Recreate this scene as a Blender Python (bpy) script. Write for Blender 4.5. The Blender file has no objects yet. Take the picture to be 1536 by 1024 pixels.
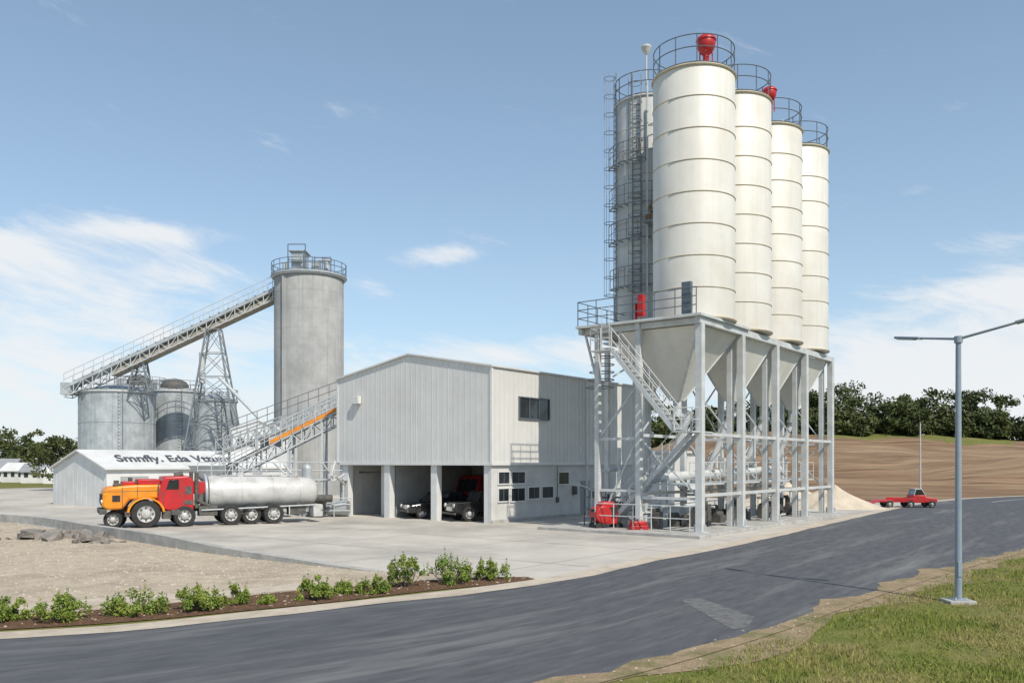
import bpy, math, random, bmesh
import numpy as np
from mathutils import Vector, Matrix
random.seed(7); rng=np.random.default_rng(7)
scene=bpy.context.scene
col=scene.collection
CA=math.atan2(.792,.61)      # site grid angle

# ------------------------------------------------------------------ materials
def M(name,c1,c2=None,scale=2.0,rough=.6,metal=0,bump=0,bscale=None,streak=0,stretch=(1,1,1),rot=0,dirt=None,dscale=.6,damt=.5,contrast=(.35,.65),spec=.5,coord="Object",dstretch=(1,1,1),bdist=.05,drange=(.47,.68)):
    m=bpy.data.materials.new(name); m.use_nodes=True
    nt=m.node_tree; N=nt.nodes; L=nt.links
    b=N["Principled BSDF"]; b.inputs["Roughness"].default_value=rough; b.inputs["Metallic"].default_value=metal
    b.inputs["Specular IOR Level"].default_value=spec
    if c2 is None: c2=tuple(x*.85 for x in c1)
    tc=N.new("ShaderNodeTexCoord"); mp=N.new("ShaderNodeMapping"); mp.inputs["Scale"].default_value=stretch
    mp.inputs["Rotation"].default_value=(0,0,rot)
    L.new(tc.outputs[coord],mp.inputs["Vector"])
    n=N.new("ShaderNodeTexNoise"); n.inputs["Scale"].default_value=scale; n.inputs["Detail"].default_value=6; n.inputs["Roughness"].default_value=.65
    L.new(mp.outputs[0],n.inputs["Vector"])
    r=N.new("ShaderNodeValToRGB"); r.color_ramp.elements[0].position=contrast[0]; r.color_ramp.elements[1].position=contrast[1]
    r.color_ramp.elements[0].color=(*c1,1); r.color_ramp.elements[1].color=(*c2,1)
    L.new(n.outputs["Fac"],r.inputs[0]); out=r.outputs[0]
    def mix(a,colr,fac):
        x=N.new("ShaderNodeMix"); x.data_type='RGBA'; L.new(a,x.inputs[6]); x.inputs[7].default_value=(*colr,1); L.new(fac,x.inputs[0]); return x.outputs[2]
    def ramp(src,a,b_,lo=0,hi=1):
        q=N.new("ShaderNodeMapRange"); q.inputs[1].default_value=a;q.inputs[2].default_value=b_;q.inputs[3].default_value=lo;q.inputs[4].default_value=hi
        L.new(src,q.inputs[0]); return q.outputs[0]
    if dirt:
        n2=N.new("ShaderNodeTexNoise"); n2.inputs["Scale"].default_value=dscale; n2.inputs["Detail"].default_value=6; n2.inputs["Roughness"].default_value=.68
        mp3=N.new("ShaderNodeMapping"); mp3.inputs["Rotation"].default_value=(0,0,rot); mp3.inputs["Location"].default_value=(3,7,1); mp3.inputs["Scale"].default_value=dstretch
        L.new(tc.outputs[coord],mp3.inputs["Vector"]); L.new(mp3.outputs[0],n2.inputs["Vector"])
        out=mix(out,dirt,ramp(n2.outputs["Fac"],drange[0],drange[1],0,damt))
    if streak:
        mp2=N.new("ShaderNodeMapping"); mp2.inputs["Scale"].default_value=(1,1,.05); L.new(tc.outputs["Object"],mp2.inputs["Vector"])
        n3=N.new("ShaderNodeTexNoise"); n3.inputs["Scale"].default_value=3.5; n3.inputs["Detail"].default_value=4
        L.new(mp2.outputs[0],n3.inputs["Vector"])
        out=mix(out,tuple(x*.55 for x in c1),ramp(n3.outputs["Fac"],.5,.75,0,streak))
    L.new(out,b.inputs["Base Color"])
    if bump:
        nb=N.new("ShaderNodeTexNoise"); nb.inputs["Scale"].default_value=bscale or scale*4; nb.inputs["Detail"].default_value=4
        L.new(mp.outputs[0],nb.inputs["Vector"])
        bp=N.new("ShaderNodeBump"); bp.inputs["Strength"].default_value=bump; bp.inputs["Distance"].default_value=bdist
        L.new(nb.outputs["Fac"],bp.inputs["Height"]); L.new(bp.outputs[0],b.inputs["Normal"])
    return m
m_silo=M("silo_white_paint",(.72,.69,.625),(.65,.62,.555),.5,.5,streak=.22,dirt=(.52,.46,.35),dscale=.35,damt=.3)
m_seam=M("silo_seam",(.52,.45,.32),(.42,.37,.28),3,.6)
m_gsilo=M("grey_silo_paint",(.54,.55,.53),(.42,.43,.42),.8,.5,streak=.5,dirt=(.34,.31,.26),dscale=.5,damt=.4)
m_conc_t=M("tower_concrete",(.41,.405,.385),(.31,.31,.30),.5,.85,streak=.5,bump=.2,bscale=6,dirt=(.23,.23,.22),dscale=.25,damt=.55)
m_galv=M("galvanised_steel",(.52,.55,.56),(.36,.39,.40),1.2,.45,metal=.15,streak=.6,dirt=(.26,.28,.28),damt=.5)
m_steel=M("painted_steel",(.55,.57,.57),(.45,.47,.47),3,.5,streak=.2)
m_steelw=M("white_steel",(.62,.63,.61),(.51,.52,.51),2,.5,streak=.25,dirt=(.35,.31,.26),damt=.4)
m_rail=M("dark_rail",(.10,.125,.15),(.15,.175,.20),4,.5,metal=.2)
m_cage=M("cage_steel",(.22,.24,.25),(.17,.18,.19),4,.5,metal=.2)
m_rust=M("rusty_steel",(.22,.13,.07),(.12,.08,.05),3,.8)
m_dark=M("dark_rubber",(.02,.02,.02),(.04,.038,.035),6,.8)
m_chassis=M("chassis_dirty",(.06,.06,.06),(.13,.12,.10),5,.7)
m_clad=M("wall_cladding",(.70,.69,.655),(.64,.63,.60),.7,.6,streak=.13,dirt=(.5,.48,.43),dscale=.3,damt=.25)
m_clad2=M("cladding_rib",(.62,.61,.58),(.58,.57,.545),.7,.6)
m_wall=M("lower_wall",(.64,.63,.60),(.56,.55,.53),.9,.7,streak=.2,dirt=(.40,.38,.33),dscale=.7,damt=.4)
m_trim=M("white_trim",(.72,.715,.69),(.64,.635,.61),2,.5)
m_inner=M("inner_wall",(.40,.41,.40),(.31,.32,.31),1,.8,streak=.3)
m_glass=M("window_glass",(.012,.014,.018),(.03,.035,.04),1.2,.08,spec=.8)
m_conc=M("yard_concrete",(.55,.51,.445),(.46,.425,.37),.5,.9,bump=.15,bscale=30,dirt=(.27,.255,.23),dscale=.13,damt=.75,spec=.2)
m_joint=M("joint_filler",(.24,.225,.2),(.3,.28,.25),2,.9)
m_kerb=M("kerb_concrete",(.48,.465,.43),(.35,.34,.31),2,.85,bump=.3,bscale=12,dirt=(.22,.21,.19),dscale=1,damt=.5)
m_shoulder=M("shoulder_concrete",(.56,.485,.385),(.46,.395,.31),2,.9,bump=.4,bscale=25,dirt=(.34,.275,.2),dscale=.9,damt=.6)
m_asph=M("asphalt",(.118,.121,.127),(.070,.073,.079),2.2,.85,stretch=(.45,1,1),bump=.6,bscale=70,bdist=.01,dirt=(.25,.245,.23),dscale=1.0,dstretch=(.09,.55,1),damt=.7,coord="UV",spec=.25,drange=(.52,.75),contrast=(.3,.7))
m_gravel=M("gravel",(.54,.455,.345),(.40,.33,.245),2.2,.95,bump=.8,bscale=18,dirt=(.27,.22,.165),dscale=.4,damt=.6,spec=.2)
m_stones=M("loose_stones",(.50,.44,.36),(.30,.26,.21),3,.95,spec=.2)
m_mulch=M("mulch",(.20,.115,.065),(.09,.055,.035),9,.95,bump=1,bscale=30,spec=.2)
m_dirt=M("dirt",(.36,.27,.17),(.24,.18,.11),3,.95,bump=.7,bscale=20,dirt=(.12,.135,.04),dscale=1.3,damt=.8,spec=.2)
m_grass=M("grass_ground",(.115,.14,.03),(.19,.18,.055),1.6,.95,bump=.6,bscale=25,dirt=(.25,.19,.1),dscale=.5,damt=.6,spec=.1)
m_blade=M("grass_blades",(.12,.18,.025),(.26,.26,.06),1.1,.7,dirt=(.36,.28,.12),dscale=.5,damt=.8,spec=.2)
m_soil=M("ploughed_soil",(.27,.175,.105),(.14,.088,.055),.7,.95,stretch=(.10,2.0,1),bump=1,bscale=2.5,dirt=(.37,.27,.17),dscale=.07,dstretch=(.4,1.6,1),damt=.85,spec=.1,contrast=(.4,.6))
m_leaf=M("tree_leaves",(.045,.062,.022),(.115,.13,.045),.3,.65,spec=.2)
m_leaf2=M("garden_leaves",(.10,.17,.025),(.28,.33,.06),4,.5,spec=.3)
m_bark=M("bark",(.12,.09,.07),(.07,.05,.04),5,.9)
m_red=M("red_paint",(.55,.02,.02),(.42,.015,.02),2,.4,dirt=(.25,.05,.04),dscale=2,damt=.5)
m_orange=M("orange_paint",(.85,.24,.01),(.78,.32,.015),1.2,.4,dirt=(.4,.13,.03),dscale=2,damt=.5)
m_belt=M("orange_belt",(.8,.3,.02),(.6,.2,.02),2,.6)
m_tank=M("tank_paint",(.58,.575,.55),(.48,.475,.455),1,.38,dirt=(.3,.28,.24),dscale=1.5,damt=.6)
m_black=M("black_paint",(.012,.012,.013),(.02,.02,.02),2,.12,spec=.8)
m_hub=M("wheel_hub",(.55,.55,.52),(.35,.34,.32),5,.5)
m_chrome=M("chrome",(.6,.6,.6),(.5,.5,.5),2,.2,metal=.9)
m_lampglass=M("lamp_lens",(.7,.7,.65),None,2,.2)
m_pole=M("lamp_pole_paint",(.23,.28,.34),(.28,.33,.38),3,.45,dirt=(.33,.33,.33),damt=.4)
m_sand=M("sand",(.62,.53,.41),(.5,.43,.33),1.2,.95,bump=.6,bscale=6,spec=.1)
m_letter=M("letter_paint",(.04,.05,.07),(.12,.12,.13),1.5,.6)
m_roofw=M("white_roof_sheet",(.72,.715,.69),(.64,.635,.61),.7,.5,dirt=(.48,.46,.42),damt=.35)
m_line=M("road_line_paint",(.6,.6,.57),(.4,.4,.38),4,.7)
m_faded=M("faded_marking",(.19,.19,.185),(.10,.10,.10),6,.85,spec=.2)
m_roofgrey=M("roof_sheet_grey",(.30,.31,.32),None,2,.7)
m_pan=M("pan_tan",(.42,.38,.32),(.3,.27,.22),1,.7)

# ------------------------------------------------------------------ builder
class B:
    def __init__(s): s.parts={}; s.cur=None
    def p(s,name,mat,bevel=0,sharp=35):
        if name not in s.parts: s.parts[name]=dict(v=[],f=[],m=mat,b=bevel,s=sharp)
        s.cur=s.parts[name]; return s
    def add(s,vs,fs):
        o=len(s.cur['v']); s.cur['v']+= [tuple(v) for v in vs]; s.cur['f']+=[tuple(i+o for i in f) for f in fs]
    def box(s,x0,x1,y0,y1,z0,z1):
        v=[(x,y,z) for x in (x0,x1) for y in (y0,y1) for z in (z0,z1)]
        s.add(v,[(0,1,3,2),(4,6,7,5),(0,4,5,1),(2,3,7,6),(0,2,6,4),(1,5,7,3)])
    def beam(s,p,q,w,h=None):
        h=h or w; p=Vector(p);q=Vector(q); d=(q-p).normalized()
        up=Vector((0,0,1)) if abs(d.z)<.98 else Vector((1,0,0))
        a=d.cross(up).normalized(); b=a.cross(d).normalized()
        v=[]
        for c in (p,q):
            for i,j in((-1,-1),(1,-1),(1,1),(-1,1)): v.append(c+a*i*w/2+b*j*h/2)
        s.add(v,[(3,2,1,0),(4,5,6,7),(0,1,5,4),(1,2,6,5),(2,3,7,6),(3,0,4,7)])
    def tube(s,p,q,r,r2=None,n=12,caps=True):
        r2=r if r2 is None else r2; p=Vector(p);q=Vector(q); d=(q-p).normalized()
        up=Vector((0,0,1)) if abs(d.z)<.98 else Vector((1,0,0))
        a=d.cross(up).normalized(); b=a.cross(d).normalized(); v=[]
        for c,rr in((p,r),(q,r2)):
            for i in range(n):
                t=2*math.pi*i/n; v.append(c+(a*math.cos(t)-b*math.sin(t))*rr)
        f=[(i,i+n,(i+1)%n+n,(i+1)%n) for i in range(n)]
        f=[tuple(reversed(x)) for x in f]
        if caps: f+=[tuple(range(n))[::1],tuple(range(2*n-1,n-1,-1))]
        s.add(v,f)
    def lathe(s,c,pr,n=48,axis='z'):
        v=[];c=Vector(c)
        for r,z in pr:
            for i in range(n):
                t=2*math.pi*i/n
                v.append(c+(Vector((r*math.cos(t),r*math.sin(t),z)) if axis=='z' else Vector((z,r*math.cos(t),r*math.sin(t)) if axis=='x' else (r*math.sin(t),z,r*math.cos(t)))))
        f=[]
        for k in range(len(pr)-1):
            for i in range(n):
                j=(i+1)%n; f.append((k*n+i,k*n+j,(k+1)*n+j,(k+1)*n+i))
        s.add(v,f)
    def ring(s,c,r,rt,n=40,m=6,a0=0,a1=2*math.pi):
        full=abs(a1-a0-2*math.pi)<1e-6; k=n if full else n+1; v=[];c=Vector(c)
        for i in range(k):
            t=a0+(a1-a0)*i/n
            for j in range(m):
                u=2*math.pi*j/m; R=r+rt*math.cos(u); v.append(c+Vector((R*math.cos(t),R*math.sin(t),rt*math.sin(u))))
        f=[]
        for i in range(n):
            i2=(i+1)%k
            for j in range(m): f.append((i*m+j,i2*m+j,i2*m+(j+1)%m,i*m+(j+1)%m))
        s.add(v,f)
    def sphere(s,c,r,sx=1,sy=1,sz=1,n=20):
        s_=[(max(1e-4,math.cos(a))*1.0,math.sin(a)) for a in [math.pi*(k/(n//2)-.5) for k in range(n//2+1)]]
        o=len(s.cur['v']); s.lathe((0,0,0),[(r*a,r*b) for a,b in s_],n)
        for i in range(o,len(s.cur['v'])):
            x,y,z=s.cur['v'][i]; s.cur['v'][i]=(c[0]+x*sx,c[1]+y*sy,c[2]+z*sz)
    def prof(s,pts,a0,a1,axis='y'):
        n=len(pts)
        mk=(lambda p,a:(p[0],a,p[1])) if axis=='y' else (lambda p,a:(a,p[0],p[1]))
        v=[mk(p,a0) for p in pts]+[mk(p,a1) for p in pts]
        f=[(i,(i+1)%n,(i+1)%n+n,i+n) for i in range(n)]+[tuple(range(n-1,-1,-1)),tuple(range(n,2*n))]
        s.add(v,f)
    def rail(s,pts,h=1.1,sp=1.2,r=.022,mids=1):
        pts=[Vector(p) for p in pts]; U=Vector((0,0,1))
        for a,b in zip(pts,pts[1:]):
            L=(b-a).length; k=max(1,round(L/sp))
            for i in range(k+1):
                c=a.lerp(b,i/k); s.tube(c,c+U*h,r,n=5)
            for j in range(mids+1):
                z=U*(h*(j+1)/(mids+1)); s.tube(a+z,b+z,r,n=5)
    def truss(s,a,b,h,w,n,t=.06):
        a=Vector(a);b=Vector(b);U=Vector((0,0,h)); d=(b-a); sd=Vector((-d.y,d.x,0)).normalized()*w/2
        for sg in(-1,1):
            A=a+sd*sg;Bb=b+sd*sg
            s.beam(A,Bb,t*1.3);s.beam(A+U,Bb+U,t*1.3)
            for i in range(n):
                p=A.lerp(Bb,i/n);q=A.lerp(Bb,(i+1)/n)
                s.beam(p,p+U,t); s.beam(p,q+U,t*.8) if i%2 else s.beam(p+U,q,t*.8)
            s.beam(Bb,Bb+U,t)
        for i in range(n+1):
            c=a.lerp(b,i/n); s.beam(c-sd,c+sd,t)
    def obj(s,name,loc=(0,0,0),rot=0):
        e=bpy.data.objects.new(name,None); col.objects.link(e); e.location=loc; e.rotation_euler=(0,0,rot)
        e.empty_display_size=.5
        for pn,d in s.parts.items():
            me=bpy.data.meshes.new(pn); me.from_pydata(d['v'],[],d['f']); me.update()
            bm=bmesh.new(); bm.from_mesh(me); bmesh.ops.recalc_face_normals(bm,faces=bm.faces); bm.to_mesh(me); bm.free()
            me.materials.append(d['m'])
            me.shade_smooth(); me.set_sharp_from_angle(angle=math.radians(d['s']))
            o=bpy.data.objects.new(pn,me); col.objects.link(o); o.parent=e
            if d['b']:
                md=o.modifiers.new("bev",'BEVEL'); md.width=d['b']; md.segments=3; md.limit_method='ANGLE'; md.angle_limit=math.radians(30)
        return e
def meshobj(name,v,f,mat,smooth=False,parent=None):
    me=bpy.data.meshes.new(name); me.from_pydata(v,[],f); me.update(); me.materials.append(mat)
    if smooth: me.shade_smooth()
    o=bpy.data.objects.new(name,me); col.objects.link(o)
    if parent: o.parent=parent
    return o
def npmesh(name,V,k,mat,parent=None):
    n=V.shape[0]; me=bpy.data.meshes.new(name)
    me.vertices.add(n*k); me.vertices.foreach_set("co",V.reshape(-1).astype(np.float32))
    me.loops.add(n*k); me.loops.foreach_set("vertex_index",np.arange(n*k,dtype=np.int32))
    me.polygons.add(n); me.polygons.foreach_set("loop_start",np.arange(0,n*k,k,dtype=np.int32))
    me.update(calc_edges=True); me.materials.append(mat)
    o=bpy.data.objects.new(name,me); col.objects.link(o)
    if parent: o.parent=parent
    return o
def empty(name):
    e=bpy.data.objects.new(name,None); col.objects.link(e); return e

# ------------------------------------------------------------------ ground
def spline(pts,k=10):
    P=[Vector((*p,0)) for p in pts]; P=[2*P[0]-P[1]]+P+[2*P[-1]-P[-2]]; out=[]
    for i in range(1,len(P)-2):
        for j in range(k):
            t=j/k; a,b,c,d=P[i-1:i+3]
            out.append(.5*((2*b)+(c-a)*t+(2*a-5*b+4*c-d)*t*t+(3*b-a-3*c+d)*t**3))
    out.append(P[-2]); return [(p.x,p.y) for p in out]
def resample(pts,n):
    p=np.array(pts); d=np.r_[0,np.cumsum(np.hypot(*np.diff(p,axis=0).T))]; t=np.linspace(0,d[-1],n)
    return np.c_[np.interp(t,d,p[:,0]),np.interp(t,d,p[:,1])]
def strip(name,A,Bp,z,mat,uv=False):
    n=len(A); v=[(*a,z) for a in A]+[(*b,z) for b in Bp]
    o=meshobj(name,v,[(i,i+1,i+1+n,i+n) for i in range(n-1)],mat)
    if uv:
        Mm=(np.array(A)+np.array(Bp))/2; s=np.r_[0,np.cumsum(np.hypot(*np.diff(Mm,axis=0).T))]
        lay=o.data.uv_layers.new(name="metres")
        for lp in o.data.loops:
            i=lp.vertex_index; lay.data[lp.index].uv=(s[i],0) if i<n else (s[i-n],float(np.hypot(*(np.array(A[i-n])-np.array(Bp[i-n])))))
    return o
def sheet(name,pts,z,mat):
    return meshobj(name,[(*p,z) for p in pts],[tuple(range(len(pts)))],mat)
meshobj("ground",[(-1800,-300,0),(1800,-300,0),(1800,2600,0),(-1800,2600,0)],[(0,1,2,3)],m_grass)
up=[(-60,3.5),(-40,8),(-20,12.8),(-9.2,15.4),(-5.1,17.7),(.9,22.5),(5.1,28.2),(10.6,35.6),(20.4,50),(34.3,69.0),(48,80.5),(80,98),(150,128)]
lo=[(-60,-6),(-30,1),(-12,5.5),(-4,8.8),(.89,12.4),(4.5,15.9),(8.3,20.3),(13,25.4),(18.6,31),(30.7,42),(50,57),(85,78),(150,108)]
ups=spline(up); los=spline(lo)
strip("road",resample(ups,160),resample(los,160),.018,m_asph,True)
def offset(pts,d):
    p=np.array(pts); t=np.gradient(p,axis=0); t/=np.linalg.norm(t,axis=1)[:,None]; return p+np.c_[-t[:,1],t[:,0]]*d
U=resample(ups,300)
j=np.convolve(rng.random(300)-.5,np.ones(3)/3,'same')*.3
j2=np.convolve(rng.random(300)-.5,np.ones(2)/2,'same')*.14
strip("road_shoulder",offset(U,-.05)+np.c_[j2,-j2],offset(U,0.7)+np.c_[j,j],.026,m_shoulder)
Lr=resample(los,240); jj=np.convolve(rng.random(240)-.5,np.ones(3)/3,'same')*1.4
strip("dirt_verge",offset(Lr,.12),offset(Lr,-.85)+np.c_[jj,-jj],.010,m_dirt)
Lf=resample(los,600); jk=np.abs(np.convolve(rng.normal(0,1,600),np.ones(4)/4,'same'))*.3
strip("verge_gravel",offset(Lf,.02)+np.c_[-jk,jk],offset(Lf,-.3),.024,m_dirt)
Ls=resample(ups,400)
mid=offset(Ls,-3.6); sel=(mid[:,0]>38)&(mid[:,0]<120)
strip("road_marking",mid[sel],offset(mid[sel],.14),.024,m_line)
sheet("faded_road_marking",[(3.9,19.8),(4.4,20.1),(5.0,17.6),(4.56,16.5),(4.2,16.3)],.022,m_faded)
gr=[(-9.8,16.3),(-5.4,18.8),(-1.1,22.1),(.8,23.4),(-1.3,24.6),(-4.0,25.2),(-6.8,27.4),(-11.2,30.9),(-18.0,37.8),(-27.6,46),(-45,53),(-90,62),(-90,6),(-40,9),(-20,13.6)]
sheet("gravel_area",gr,.008,m_gravel)
yard=[(-4.0,25),(-1.3,24.4),(.84,22.9)]+[tuple(p) for p in resample(spline([(.9,22.7),(5.1,28.4),(10.6,35.8),(20.4,50.2),(34,69.2)]),20)[1:]]+[(24,66),(14,84),(-12,110),(-60,108),(-75,80),(-60,60),(-31,48.8),(-27.6,46),(-18,37.5),(-11,30.6),(-6.6,27.1)]
sheet("yard_pavement",yard,.014,m_conc)
def inpoly(P,poly):
    x,y=P[:,0],P[:,1]; c=np.zeros(len(P),bool); n=len(poly)
    for i in range(n):
        x1,y1=poly[i];x2,y2=poly[(i+1)%n]
        m=((y1>y)!=(y2>y))&(x<(x2-x1)*(y-y1)/((y2-y1)+1e-12)+x1); c^=m
    return c
jv=[];jf=[]
uu=np.array([.61,.792]);vv=np.array([-.792,.61]);O=np.array([-1.08,44.5])
for dA,dB in((uu,vv),(vv,uu)):
    for k in range(-8,9):
        for s_ in np.arange(-40,40,1.0):
            p=O+dB*(k*5.5-1.5)+dA*s_; q=p+dA*1.0
            if inpoly(np.array([p,q]),yard).all():
                w_=dB*.022; o=len(jv); z=.0165 if dA is uu else .0175
                jv+=[(*(p-w_),z),(*(q-w_),z),(*(q+w_),z),(*(p+w_),z)]; jf.append((o,o+1,o+2,o+3))
meshobj("pavement_joints",jv,jf,m_joint)
pp=resample(spline([(-40,11.5),(-20,15.8),(-13,17.9),(-10,19.3),(-7,20.9),(-5,22.2)]),60)
wv=np.convolve(rng.normal(0,1,60),np.ones(3)/3,'same')*.2
strip("pale_path",offset(pp,-.45)+np.c_[wv,wv],offset(pp,.55)+np.c_[-wv,wv],.012,m_shoulder)
bedc=[(-30,12.2),(-20,14.4),(-9.9,17.1),(-5.9,19.5),(-2.2,22.2),(.55,23.5)]
bc=resample(spline(bedc),80); wd=np.interp(np.linspace(0,1,80),[0,.5,.8,.95,1],[.8,.75,1.2,.9,.25])
wj=np.convolve(rng.normal(0,1,80),np.ones(3)/3,'same')*.12
t_=np.gradient(bc,axis=0); t_/=np.linalg.norm(t_,axis=1)[:,None]; nn=np.c_[-t_[:,1],t_[:,0]]
bA=bc-nn*(wd*.9)[:,None]; bB=bc+nn*((wd*.85+wj)[:,None])
strip("mulch_bed",bA,bB,.020,m_mulch)
bed=[tuple(p) for p in bA]+[tuple(p) for p in bB[::-1]]
wl=resample(spline([(-75,58),(-45,52),(-27.6,46),(-18,37.4),(-11,30.5),(-6.6,27.0),(-3.9,25.0)]),90)
def wallstrip(name,c,w,h,mat):
    a=offset(c,-w/2); d=offset(c,w/2); n=len(c); v=[]
    for i in range(n): 
        hh=h*min(1,(n-1-i)/14+.05); v+=[(*a[i],-.1),(*a[i],hh),(*d[i],hh),(*d[i],-.1)]
    f=[]
    for i in range(n-1):
        for k in range(3): f.append((4*i+k,4*i+4+k,4*i+5+k,4*i+k+1))
    f+=[(0,1,2,3),(4*n-1,4*n-2,4*n-3,4*n-4)]
    return meshobj(name,v,f,mat)
wallstrip("retaining_kerb",wl,.32,.42,m_kerb)
def pebbles(name,poly,n,smin,smax,z,mat,bb):
    P=np.c_[rng.uniform(bb[0],bb[1],n),rng.uniform(bb[2],bb[3],n)]; P=P[inpoly(P,poly)]
    n=len(P); s=smin+(smax-smin)*rng.random(n)**3
    th=rng.uniform(0,6.28,n)
    base=[]
    for k in range(3):
        a=th+k*2.09; base.append(np.c_[P[:,0]+s*np.cos(a),P[:,1]+s*np.sin(a)*.8,np.full(n,z)])
    top=np.c_[P[:,0]+s*.2*np.cos(th),P[:,1],z+s*.6]
    T=[]
    for k in range(3): T.append(np.stack([base[k],base[(k+1)%3],top],1))
    npmesh(name,np.concatenate(T),3,mat)
pebbles("gravel_stones",gr,26000,.012,.075,.008,m_stones,(-26,1,13,44))
pebbles("mulch_chips",bed,18000,.015,.05,.02,m_mulch,(-14,1,14,25))
pebbles("verge_stones",[tuple(p) for p in offset(Lr,.25)]+[tuple(p) for p in offset(Lr,-.9)[::-1]],26000,.008,.04,.022,m_stones,(-6,32,8,44))
n=300000
X=rng.uniform(-2,30,n); Y=10+rng.random(n)**1.5*26
lx=np.array([p[0] for p in los]); ly=np.array([p[1] for p in los])
edge=np.interp(X,lx,ly); dd=edge-Y
nz=np.sin(X*1.7+np.sin(Y*2.1)*1.3)+np.sin(Y*1.3+X*.6)+.7*np.sin(X*4.1-Y*3.7)
keep=(dd>.25+rng.random(n)*.9+.35*(nz<0))&((nz>-1.3)|(rng.random(n)<.35)); X=X[keep];Y=Y[keep];nz=nz[keep]; n=len(X)
h=(.025+.075*rng.random(n)**1.6)*(1+.3*np.clip(nz,-1,1.5)); a=rng.uniform(0,6.28,n); w=.006+.006*rng.random(n); lean=rng.normal(0,.035,(n,2))
V=np.stack([np.c_[X-w*np.cos(a),Y-w*np.sin(a),np.zeros(n)],np.c_[X+w*np.cos(a),Y+w*np.sin(a),np.zeros(n)],np.c_[X+lean[:,0],Y+lean[:,1],h]],1)
npmesh("grass",V,3,m_blade)

# ------------------------------------------------------------------ hill
def sstep(x): x=np.clip(x,0,1); return x*x*(3-2*x)
nx,ny=170,130
gx=np.linspace(-5,330,nx); gy=np.linspace(72,330,ny); GX,GY=np.meshgrid(gx,gy)
def hillz(X,Y):
    X=np.asarray(X,float);Y=np.asarray(Y,float)
    h=8.3*sstep((Y-82-.12*np.clip(X-20,0,200))/68)*sstep((X-2)/38)
    h=h-.026*np.clip(X-52,0,200)*sstep((Y-82)/72)
    h+=2.3*np.exp(-((X-68)**2/130+(Y-106)**2/40))
    h+=sstep((Y-88)/20)*(.3*np.sin(X*.16+Y*.1)+.25*np.sin(Y*.42+X*.07)+.12*np.sin(X*.6))
    return h*sstep((Y-74)/14)-.05
rd=np.interp(GX,[p[0] for p in ups],[p[1] for p in ups])
GZ=hillz(GX,GY)*sstep((GY-rd-2)/14)
GZ=np.where(GY<rd+1.5,-.3,GZ+.06*(GY>rd+4))
v=np.c_[GX.ravel(),GY.ravel(),GZ.ravel()]
f=[(r*nx+c,r*nx+c+1,(r+1)*nx+c+1,(r+1)*nx+c) for r in range(ny-1) for c in range(nx-1)]
hill=meshobj("hill",v.tolist(),f,m_soil,True)
hill.data.materials.append(m_grass)
for p in hill.data.polygons:
    c=p.center
    if c.y>143-.05*max(0,c.x-60)+4*math.sin(c.x*.06)+3*math.sin(c.x*.31) : p.material_index=1
sheet("dirt_field",[(20,62),(34.5,71),(48,82.5),(80,100),(150,130),(150,150),(-5,150),(-5,100),(10,78)],.006,m_soil)

# ------------------------------------------------------------------ foliage
def leafquads(C,R,n,size):
    d=rng.normal(size=(n,3)); d/=np.linalg.norm(d,axis=1)[:,None]
    r=rng.random(n)**.35
    P=np.array(C)+d*r[:,None]*np.array(R)
    a=rng.normal(size=(n,3)); a/=np.linalg.norm(a,axis=1)[:,None]
    bb=np.cross(a,rng.normal(size=(n,3))); bb/=np.linalg.norm(bb,axis=1)[:,None]
    s=size*(.6+.8*rng.random(n))[:,None]
    return np.stack([P-a*s,P-bb*s*.5,P+a*s,P+bb*s*.5],1)
def tree(trunks,x,y,z,h,w,nc,nl,size,low=.3):
    out=[]
    t=trunks; t.tube((x,y,z-.3),(x+.02*h,y,z+h*.45),h*.022,h*.012,n=7)
    for k in range(nc):
        ang=random.uniform(0,6.28); rr=math.sqrt(random.random())*w*.5; zz=z+h*random.uniform(low,.9)
        fall=1-.45*abs((zz-z)/h-.5)*1.6; cx=x+rr*math.cos(ang)*fall; cy=y+rr*math.sin(ang)*fall
        cr=w*random.uniform(.11,.22)
        if k<6: t.tube((x,y,z+h*random.uniform(.25,.42)),(cx,cy,zz),h*.011,h*.004,n=5)
        out.append(leafquads((cx,cy,zz),(cr,cr,cr*.7),nl,size))
    return out
def treemass(name,lst,nc,nl,size,mat,low=.3):
    e=empty(name); t=B(); t.p("trunks",m_bark); L=[]
    for (x,y,z,h,w) in lst: L+=tree(t,x,y,z,h,w,nc,nl,size,low)
    npmesh("foliage",np.concatenate(L),4,mat,e)
    d=t.parts["trunks"]; meshobj("trunks",d['v'],d['f'],m_bark,False,e)
lst=[]
x=24
while x<190:
    y=random.uniform(158,180); h=random.choice([7.5,8.5,9.5,11,12])*random.uniform(.85,1.05)*(1 if x>46 else .9)
    lst.append((x,y,float(hillz(x,y))-.7,h*(1 if x<112 else .95),h*random.uniform(.8,1.05))); x+=random.uniform(2.0,4.0)
for x in np.arange(50,185,3.4):
    lst.append((x+random.uniform(-1.5,1.5),154+random.uniform(-2,3),float(hillz(x,155))-.3,random.uniform(3,6.5),random.uniform(5,8)))
treemass("tree_line",lst,30,75,.33,m_leaf,.1)
lst=[(random.uniform(-170,-84),random.uniform(145,180),0,random.uniform(6,10.5),random.uniform(6,10)) for _ in range(50)]
treemass("distant_trees",lst,20,60,.32,m_leaf,.1)
for (x,y,h) in((-51.3,97,6.3),(-50.2,104,7.0)):
    treemass("tree",[(x,y,0,h,h*.85)],36,130,.16,m_leaf,.2)
lst=[(x,random.uniform(190,215),0,random.uniform(4,6),random.uniform(7,10)) for x in np.arange(-60,20,4.5)]
treemass("hedge_row",lst,8,40,.4,m_leaf,.1)
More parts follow.
